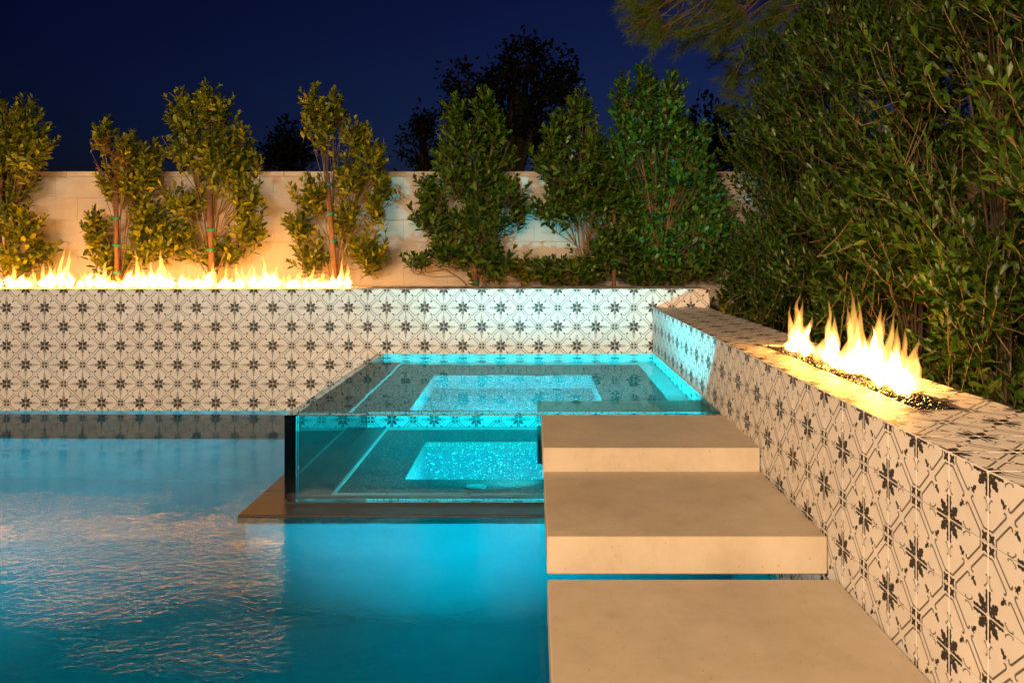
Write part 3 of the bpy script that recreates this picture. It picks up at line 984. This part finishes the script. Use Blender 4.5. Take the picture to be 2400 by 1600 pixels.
def shrub(name, base, lobes, seed, label, cat, group, leaf=(.056, .078), per_m2=230.0, push=(0, 0, 0), lm='leaf',
          dead=None, width=1.0, spacing=.0185, shoot_len=(.13, .26), stem_r=.012, twig_share=.35, bark='bark', caustic=False):
    """lobes: (cx, cy, cz, rx, ry, rz) in world space; one stem runs from the base into each lobe"""
    rng = random.Random(seed)
    bx, by, bz = base
    root = empty(name, base, label, cat, group)
    tubes = []; tw = []
    LB, LD, LU, LL = [], [], [], []
    DB, DD, DU, DL = [], [], [], []
    push = Vector(push)
    def shoot(b, d, Ls, deadp=False):
        d = d.normalized()
        pts = [b]
        cur = Vector(b); dd = d.copy()
        for k in range(4):
            dd = (dd + Vector((rng.uniform(-.16, .16), rng.uniform(-.16, .16), .12))).normalized()
            cur = cur + dd * (Ls / 4)
            pts.append(cur.copy())
        tw.append((pts, [.0026, .0023, .0019, .0015, .0009]))
        nl = int(Ls / spacing)
        phi = rng.uniform(0, 6.28)
        A = d.cross(Vector((0, 0, 1)))
        if A.length < .1: A = Vector((1, 0, 0))
        A.normalize(); Bv = d.cross(A)
        for k in range(nl + 2):
            f = min(1.0, .10 + .90 * (k + .5) / nl)
            q = f * 4; i0 = min(3, int(q)); p = pts[i0].lerp(pts[i0 + 1], q - i0)
            phi += 2.4 + rng.uniform(-.35, .35)
            out = A * math.cos(phi) + Bv * math.sin(phi)
            ang = R(rng.uniform(40, 74)) * (1 - .5 * f)
            ld = dd * math.cos(ang) + out * math.sin(ang) + Vector((0, 0, rng.uniform(-.22, .05)))
            up = dd * .9 - out * .75 + Vector((rng.uniform(-.45, .45), rng.uniform(-.6, .1), rng.uniform(-.1, .6)))
            ln = rng.uniform(*leaf) * (1 - .3 * max(0, f - .8) / .2)
            if deadp:
                if rng.random() < .5: continue
                DB.append(p); DD.append(ld + Vector((0, 0, -.5))); DU.append(up); DL.append(ln * .6)
            else:
                LB.append(p); LD.append(ld); LU.append(up); LL.append(ln)
    for (cx, cyy, cz, rx, ry, rz) in lobes:
        c = Vector((cx, cyy, cz))
        b0 = Vector((bx + rng.uniform(-.02, .02), by + rng.uniform(-.02, .02), bz))
        end = c + Vector((rng.uniform(-.2, .2) * rx, 0, rz * .45))
        pts = []
        for k in range(7):
            t = k / 6
            p = b0.lerp(end, t)
            bow = math.sin(t * math.pi) * .22
            p.x -= (end.x - bx) * bow; p.y -= (end.y - by) * bow
            pts.append(p + Vector((rng.uniform(-.008, .008), rng.uniform(-.008, .008), 0)))
        tubes.append((pts, [stem_r * (1 - .72 * k / 6) for k in range(7)]))
        area = math.pi * max(rx, ry) * rz
        for i in range(max(5, int(per_m2 * area))):
            v = Vector((rng.gauss(0, 1), rng.gauss(0, 1), rng.gauss(0, 1))).normalized()
            q = rng.uniform(.22, 1.0) ** .6 * rng.uniform(.88, 1.10)
            tip = c + Vector((v.x * rx, v.y * ry, v.z * rz)) * q
            d = Vector((v.x, v.y, v.z * .35)) * rng.uniform(.45, 1.0) + Vector((0, 0, rng.uniform(.35, 1.0))) + push
            d += Vector((rng.uniform(-.3, .3), rng.uniform(-.3, .3), 0))
            if v.z < -.35: d.z *= rng.uniform(-.15, .6)
            d.normalize()
            Ls = rng.uniform(*shoot_len)
            b = tip - d * Ls
            isd = dead is not None and (Vector((dead[0] - tip.x, 0, dead[1] - tip.z))).length < dead[2] and rng.random() < .8
            shoot(b, d, Ls, isd)
            if rng.random() < twig_share:
                a = pts[rng.choice((3, 4, 5, 5, 6))]
                tw.append(([a, a.lerp(b, .5) + Vector((0, 0, -.02)), b], [.0042, .0034, .0026]))
    link('trunk', tubes_mesh('trunk', tubes, M[bark], 6), root)
    link('twigs', tubes_mesh('twigs', tw, M['twig'], 3), root)
    cr = link('crown', leaves_mesh('crown', LB, LD, LU, LL, M[lm], width), root)
    cr.cycles.is_caustics_receiver = caustic
    if DB: tag(link('dry_leaves', leaves_mesh('dry_leaves', DB, DD, DU, DL, M['deadleaf']), root), 'shrivelled brown leaves')
    return root

def stake(x, y, z, h, r, label, ties, lean=0.0):
    root = empty('wooden_stake', (x, y, z), label, 'stake', 'tree stakes')
    link('pole', tubes_mesh('pole', [([(x, y, z), (x + lean * .5, y, z + h * .5), (x + lean, y, z + h), (x + lean, y, z + h + .004)], [r, r * .97, r * .94, .001])], M['stake'], 10), root)
    for tz in ties:
        cx = x + lean * (tz / h)
        pts = [(cx + (r + .014) * math.cos(a), y + (r + .010) * math.sin(a), z + tz + .004 * math.sin(a)) for a in [2 * math.pi * k / 14 for k in range(15)]]
        mb = MB()
        for k in range(14):
            p, q = pts[k], pts[k + 1]
            mb.face([(p[0], p[1], p[2] - .011), (q[0], q[1], q[2] - .011), (q[0], q[1], q[2] + .011), (p[0], p[1], p[2] + .011)])
        mb.build('tie', M['tie'], root)
    return root

YP = 6.92
def px(u): return (u - 1250) * YP / F_PX
ZP = -0.42
GRP = 'staked shrubs along the block wall'
DS = 2400.0 / 2352.0
def disp_lobes(lst, seed, depth=.20):
    """lobes given as x, y, half width, half height measured on the photograph, set at the planting row"""
    rng = random.Random(seed)
    out = []
    for x, y, a, b in lst:
        Y = YP + rng.uniform(-.10, .08)
        out.append(((x * DS - 1250) * Y / F_PX, Y, -(y * DS - 585) * Y / F_PX, 1.16 * a * DS * Y / F_PX, depth * rng.uniform(.8, 1.1), 1.12 * b * DS * Y / F_PX))
    return out
BK = [
    (15, [(35,300,78,80),(60,340,60,70),(20,420,70,60),(40,510,60,55),(105,570,45,16),(40,595,55,38),(-40,400,60,90)], 'staked leafy shrub cut off by the left picture edge', None),
    (280, [(236,318,26,50),(285,350,36,52),(345,385,28,60),(310,400,40,60),(262,410,50,60),(225,530,32,60),(335,490,48,48),(350,560,60,42),(260,600,60,26)], 'staked shrub with a patch of brown dead leaves', (268, 380, .21)),
    (492, [(425,262,48,66),(474,236,26,48),(505,280,44,60),(555,345,38,66),(440,340,60,62),(505,380,66,60),(560,440,46,60),(430,460,50,50),(575,520,46,44),(410,545,58,38),(500,575,80,30)], 'tall broad shrub tied to the thickest stake, third from the left', None),
    (784, [(718,238,30,44),(735,290,38,50),(768,250,28,50),(822,315,40,52),(862,360,32,52),(820,400,52,46),(715,440,48,48),(880,425,28,36),(690,520,40,46),(860,480,34,34),(850,575,58,48),(715,590,55,34),(790,500,40,50)], 'forked shrub with bare reddish stems right of the fire row', None),
    (1112, [(1045,262,28,50),(1112,248,30,44),(1140,290,34,46),(1070,320,56,52),(1030,370,46,46),(1140,360,48,46),(1080,410,76,50),(985,440,42,40),(1165,430,46,34),(1000,500,62,42),(1110,500,80,56),(1190,480,34,28),(1050,570,72,42),(1130,600,66,40),(960,595,40,14)], 'cone shaped shrub centred above the spa', None),
    (1375, [(1330,255,34,54),(1285,300,40,50),(1260,360,44,50),(1350,320,50,60),(1310,400,76,56),(1290,470,68,46),(1370,450,70,60),(1400,380,60,60),(1430,470,60,56),(1400,560,60,60),(1440,580,60,56),(1350,620,60,34),(1270,615,64,32)], 'dark shrub just right of the cone shaped one', None),
    (1545, [(1430,235,32,60),(1480,205,30,60),(1540,225,40,70),(1500,290,76,60),(1450,320,50,60),(1570,320,66,60),(1490,400,84,60),(1440,420,60,60),(1420,350,50,50),(1590,400,66,56),(1650,540,60,50),(1630,450,54,46),(1520,480,84,56),(1610,520,66,50),(1500,560,70,50),(1580,600,76,42),(1490,625,64,30)], 'tallest dark shrub of the back row, near the wall corner', None),
]
for i, (u, lb, lab, dead) in enumerate(BK):
    dd = None
    if dead: dd = ((dead[0] * DS - 1250) * YP / F_PX, -(dead[1] * DS - 585) * YP / F_PX, dead[2])
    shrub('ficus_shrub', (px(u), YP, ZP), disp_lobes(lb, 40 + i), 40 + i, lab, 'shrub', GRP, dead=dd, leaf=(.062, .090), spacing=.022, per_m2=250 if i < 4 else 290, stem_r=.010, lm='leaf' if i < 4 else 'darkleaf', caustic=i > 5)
for (u, h, r, lab, ties, ln) in (
    (-4, 1.2, .020, 'wooden stake at the left picture edge', (.4, .8), .05),
    (278, .98, .020, 'slim wooden stake behind the second flame group, in the shrub with dead leaves', (.22, .46, .70), -.01),
    (500, .92, .027, 'thickest wooden stake, reddish, with three green ties', (.22, .42, .6), -.03),
    (790, 1.1, .018, 'slanting wooden stake at the right end of the fire row', (.5, .74, 1.0), -.09),
    (1110, .98, .021, 'wooden stake in the cone shaped shrub above the spa', (.13, .45, .72), .02),
    (1432, .8, .018, 'wooden stake half hidden in the dark shrubs on the right', (.3, .6), .0)):
    stake(px(u) + .02, YP - .06, ZP, h, r, lab, ties, ln)
# low sprigs at the back right corner
shrub('low_shrub', (1.62, 6.55, -.86), [(1.60, 6.5, -.42, .07, .07, .16), (1.66, 6.5, -.62, .10, .08, .12)], 61, 'small upright sprig beside the end of the back tiled wall', 'shrub', None, per_m2=150, stem_r=.004)
shrub('low_shrub', (.42, 6.86, ZP), disp_lobes([(1200,615,50,30),(1280,620,60,30),(1330,600,40,40)], 62, .12), 62, 'low spreading shrub on the wall top right of the cone shaped shrub', 'shrub', None, per_m2=180, stem_r=.005)
shrub('low_shrub', (1.95, 6.30, -.86), [(1.86, 6.2, -.55, .20, .2, .16), (2.1, 6.2, -.5, .22, .2, .2)], 63, 'low leafy shrub in the corner behind the bench wall', 'shrub', None, per_m2=180, stem_r=.005)

# tall right hedge
HG = [
    (2.00, 6.35, 1.62, 'farthest shrub of the tall right hedge, in the wall corner'),
    (1.96, 5.55, 1.75, 'hedge shrub beyond the far end of the bench fire, second from the corner'),
    (1.94, 4.72, 1.86, 'hedge shrub behind the farthest bench flame, third from the corner'),
    (1.95, 3.92, 1.90, 'hedge shrub behind the middle of the bench fire'),
    (1.93, 3.15, 1.95, 'hedge shrub behind the largest bench flame'),
    (1.93, 2.40, 1.95, 'nearest hedge shrub, at the right picture edge'),
]
for i, (x, y, zt, lab) in enumerate(HG):
    rng = random.Random(300 + i)
    lb = []
    z = -.62
    while z < zt - .1:
        f = (z + .62) / (zt + .62)
        wdt = (.30 if z < -.2 else .40) * (1 - .55 * max(0, f - .72) / .28)
        for k in range(2 if f < .85 else 1):
            lb.append((x + rng.uniform(-.16, .10) - (.05 if z > -.1 else -.06), y + rng.uniform(-.30, .30), z + rng.uniform(-.06, .06), wdt * rng.uniform(.85, 1.1), .36 * rng.uniform(.85, 1.1), .30 * rng.uniform(.85, 1.15)))
        z += .30
    for k in range(4):
        lb.append((1.60 + rng.uniform(-.04, .10), y + rng.uniform(-.4, .4), rng.uniform(-.55, .15), .17, .28, .22))
    for k in range(3):
        lb.append((x + rng.uniform(-.3, .15), y + rng.uniform(-.35, .35), zt - rng.uniform(.0, .2), .10, .10, .26))
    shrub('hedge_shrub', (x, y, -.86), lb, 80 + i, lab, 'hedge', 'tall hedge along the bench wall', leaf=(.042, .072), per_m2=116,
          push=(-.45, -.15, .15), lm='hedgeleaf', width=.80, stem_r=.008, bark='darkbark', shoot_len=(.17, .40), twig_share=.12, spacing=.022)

# ------------------------------------------------------------------ trees beyond the walls
def far_tree(x, y, z0, lobes, seed, label, trunk_r, n_per, size):
    rng = np.random.default_rng(seed)
    root = empty('far_tree', (x, y, z0), label, 'tree', 'dark trees beyond the block wall')
    B = []; D = []; U = []; L = []
    tb = []
    zt = max(l[2] for l in lobes)
    tb.append(([(x, y, z0), (x + .1, y, z0 + (zt - z0) * .5), (x, y, zt)], [trunk_r, trunk_r * .7, trunk_r * .2]))
    for (lx, ly, lz, r) in lobes:
        tb.append(([(x, y, z0 + (lz - z0) * .55), ((x + lx) / 2, (y + ly) / 2, lz - r * .6), (lx, ly, lz)], [trunk_r * .45, trunk_r * .3, trunk_r * .12]))
        k = int(n_per * r * r)
        ncl = max(6, k // 26)
        for c in range(ncl):
            v = rng.normal(size=3); v /= np.linalg.norm(v)
            cc = np.array([lx, ly, lz]) + v * r * rng.uniform(.55, 1.05)
            for q in range(26):
                w = rng.normal(size=3) * size * .9
                B.append(cc + w); dd = rng.normal(size=3) + v * .6 + np.array([0, 0, .3]); D.append(dd); U.append(rng.normal(size=3)); L.append(size * rng.uniform(.7, 1.4))
    link('trunk', tubes_mesh('trunk', tb, M['darkbark'], 6), root)
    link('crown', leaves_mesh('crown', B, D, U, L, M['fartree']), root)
    return root
def at(u, v, Y): return ((u - 1250) * Y / F_PX, Y, -(v - 585) * Y / F_PX)
def lobes_at(lst, Y, seed):
    rng = random.Random(seed)
    out = []
    for u, v, r in lst:
        p = at(u, v, Y)
        out.append((p[0], Y + rng.uniform(-1, 1), p[2], r * Y / F_PX))
    return out
far_tree(at(1205, 400, 22)[0], 22, -1.02, lobes_at([(1085,200,38),(1130,185,36),(1180,170,42),(1225,150,42),(1270,140,40),(1310,170,42),(1335,205,36),(1120,260,60),(1200,250,80),(1290,270,70),(1230,350,80),(1120,350,60),(1310,350,60),(1080,260,30)], 22, 1),
         7, 'big black tree crown rising behind the shrub above the spa', .28, 900, .17)
far_tree(at(990, 400, 20)[0], 20, -1.02, lobes_at([(985,275,26),(970,300,24),(1000,310,30),(980,350,34),(1010,360,30),(990,390,36)], 20, 2), 8, 'small black tree left of the big dark crown', .14, 1500, .13)
far_tree(at(675, 400, 26)[0], 26, -1.02, lobes_at([(690,310,26),(660,335,30),(710,340,34),(640,360,26),(675,375,40),(625,385,26),(720,385,34)], 26, 3), 9, 'low dark tree seen between two shrubs on the left', .2, 1500, .15)
far_tree(at(1620, 400, 19)[0], 19, -1.02, lobes_at([(1560,330,60),(1640,300,60),(1700,330,70),(1610,380,70),(1680,400,70),(1540,390,50)], 19, 4), 10, 'dark tree mass behind the corner of the block walls', .25, 900, .15)
# low roof far left
p0 = at(60, 402, 18); p1 = at(205, 402, 18)
mb = MB()
zr = p0[2] + .0
mb.face([(p0[0] - 4, 18, zr - .05), (p1[0], 18, zr - .05), (p1[0] - .5, 20, zr + .14), (p0[0] - 4, 20, zr + .14)])
mb.face([(p0[0] - 4, 22, zr - .05), (p1[0], 22, zr - .05), (p1[0] - .5, 20, zr + .14), (p0[0] - 4, 20, zr + .14)])
mb.face([(p1[0], 18, zr - .05), (p1[0], 22, zr - .05), (p1[0] - .5, 20, zr + .14)])
hs = empty('neighbour_house', ((p0[0] - 3), 20, -1.02), 'dark low roof just showing over the block wall at far left', 'house')
mb.build('roof', M['roof'], hs)
mb = MB(); mb.box(p0[0] - 3.8, p1[0] - .3, 18.3, 21.7, -1.02, zr - .06)
mb.build('house_wall', M['mortar'], hs)

# overhanging pine
def pine():
    rng = random.Random(5)
    tx, ty = 4.6, 9.2
    root = empty('pine_tree', (tx, ty, -1.02), 'pine with long needles hanging over the top right corner', 'tree')
    tubes = [([(tx, ty, -1.02), (tx - .1, ty, 1.6), (tx, ty - .1, 4.2), (tx - .1, ty, 6.5)], [.22, .18, .13, .06])]
    NB = []
    def brush(e, d, length, nn, ln):
        d = d.normalized()
        for k in range(nn):
            v = Vector((rng.gauss(0, 1), rng.gauss(0, 1), rng.gauss(0, 1)))
            v = (v - d * v.dot(d)).normalized()
            f = rng.random() ** .8
            dd = (d * rng.uniform(.45, 1.0) + v * .75 + Vector((0, 0, -.12))).normalized()
            NB.append((e - d * length * (1 - f), dd, ln * rng.uniform(.7, 1.1)))
        tubes.append(([e - d * length * 1.3, e], [.004, .0015]))
    Yp = 8.6
    edge = [(1440,20),(1455,72),(1500,85),(1535,100),(1575,112),(1620,118),(1665,105),(1710,118),(1760,122),(1800,100),(1850,112),(1890,118),(1480,45),(1460,10)]
    fill = [(rng.uniform(1480, 2080), rng.uniform(-60, 95)) for _ in range(85)]
    low = [(1665,140),(1680,165),(1672,190),(1705,200),(1735,175),(1690,222),(1730,230),(1775,214),(1760,155),(1820,145),(1855,175),(1705,250),(1900,155),(1950,125),(1740,262),(1690,280),(1800,180),(1850,130)]
    for grp, dy in ((edge, 0.0), (fill, 0.1), (low, 1.1)):
        for (u, v) in grp:
            p = Vector(at(u, v, Yp + dy + rng.uniform(-.35, .35)))
            d0 = Vector((-.75, -.15, -.35))
            q = p - d0.normalized() * .34
            hub = Vector((p.x + rng.uniform(.6, 1.2), p.y + rng.uniform(.0, .4), p.z + rng.uniform(.6, 1.1)))
            tubes.append(([hub, hub.lerp(q, .55) + Vector((.06, 0, -.05)), q, p], [.009, .007, .005, .002]))
            for s_ in range(5):
                dd = d0 + Vector((rng.uniform(-.5, .6), rng.uniform(-.5, .5), rng.uniform(-.55, .45)))
                brush(q + dd.normalized() * rng.uniform(.22, .40), dd, .24, 150, .12)
    link('trunk', tubes_mesh('trunk', tubes, M['bark'], 5), root)
    B = np.array([tuple(b) for b, _, _ in NB]); D = np.array([tuple(d) for _, d, _ in NB]); L = np.array([l for _, _, l in NB])
    S = np.cross(D, np.random.default_rng(1).normal(size=D.shape)); S /= np.linalg.norm(S, axis=1, keepdims=True)
    wv = .0011
    V = np.stack([B + S * wv, B - S * wv, B + D * L[:, None]], axis=1).reshape(-1, 3)
    tr = np.arange(len(V)).reshape(-1, 3)
    link('needles', np_mesh('needles', V, tr, M['needle']), root)
pine()
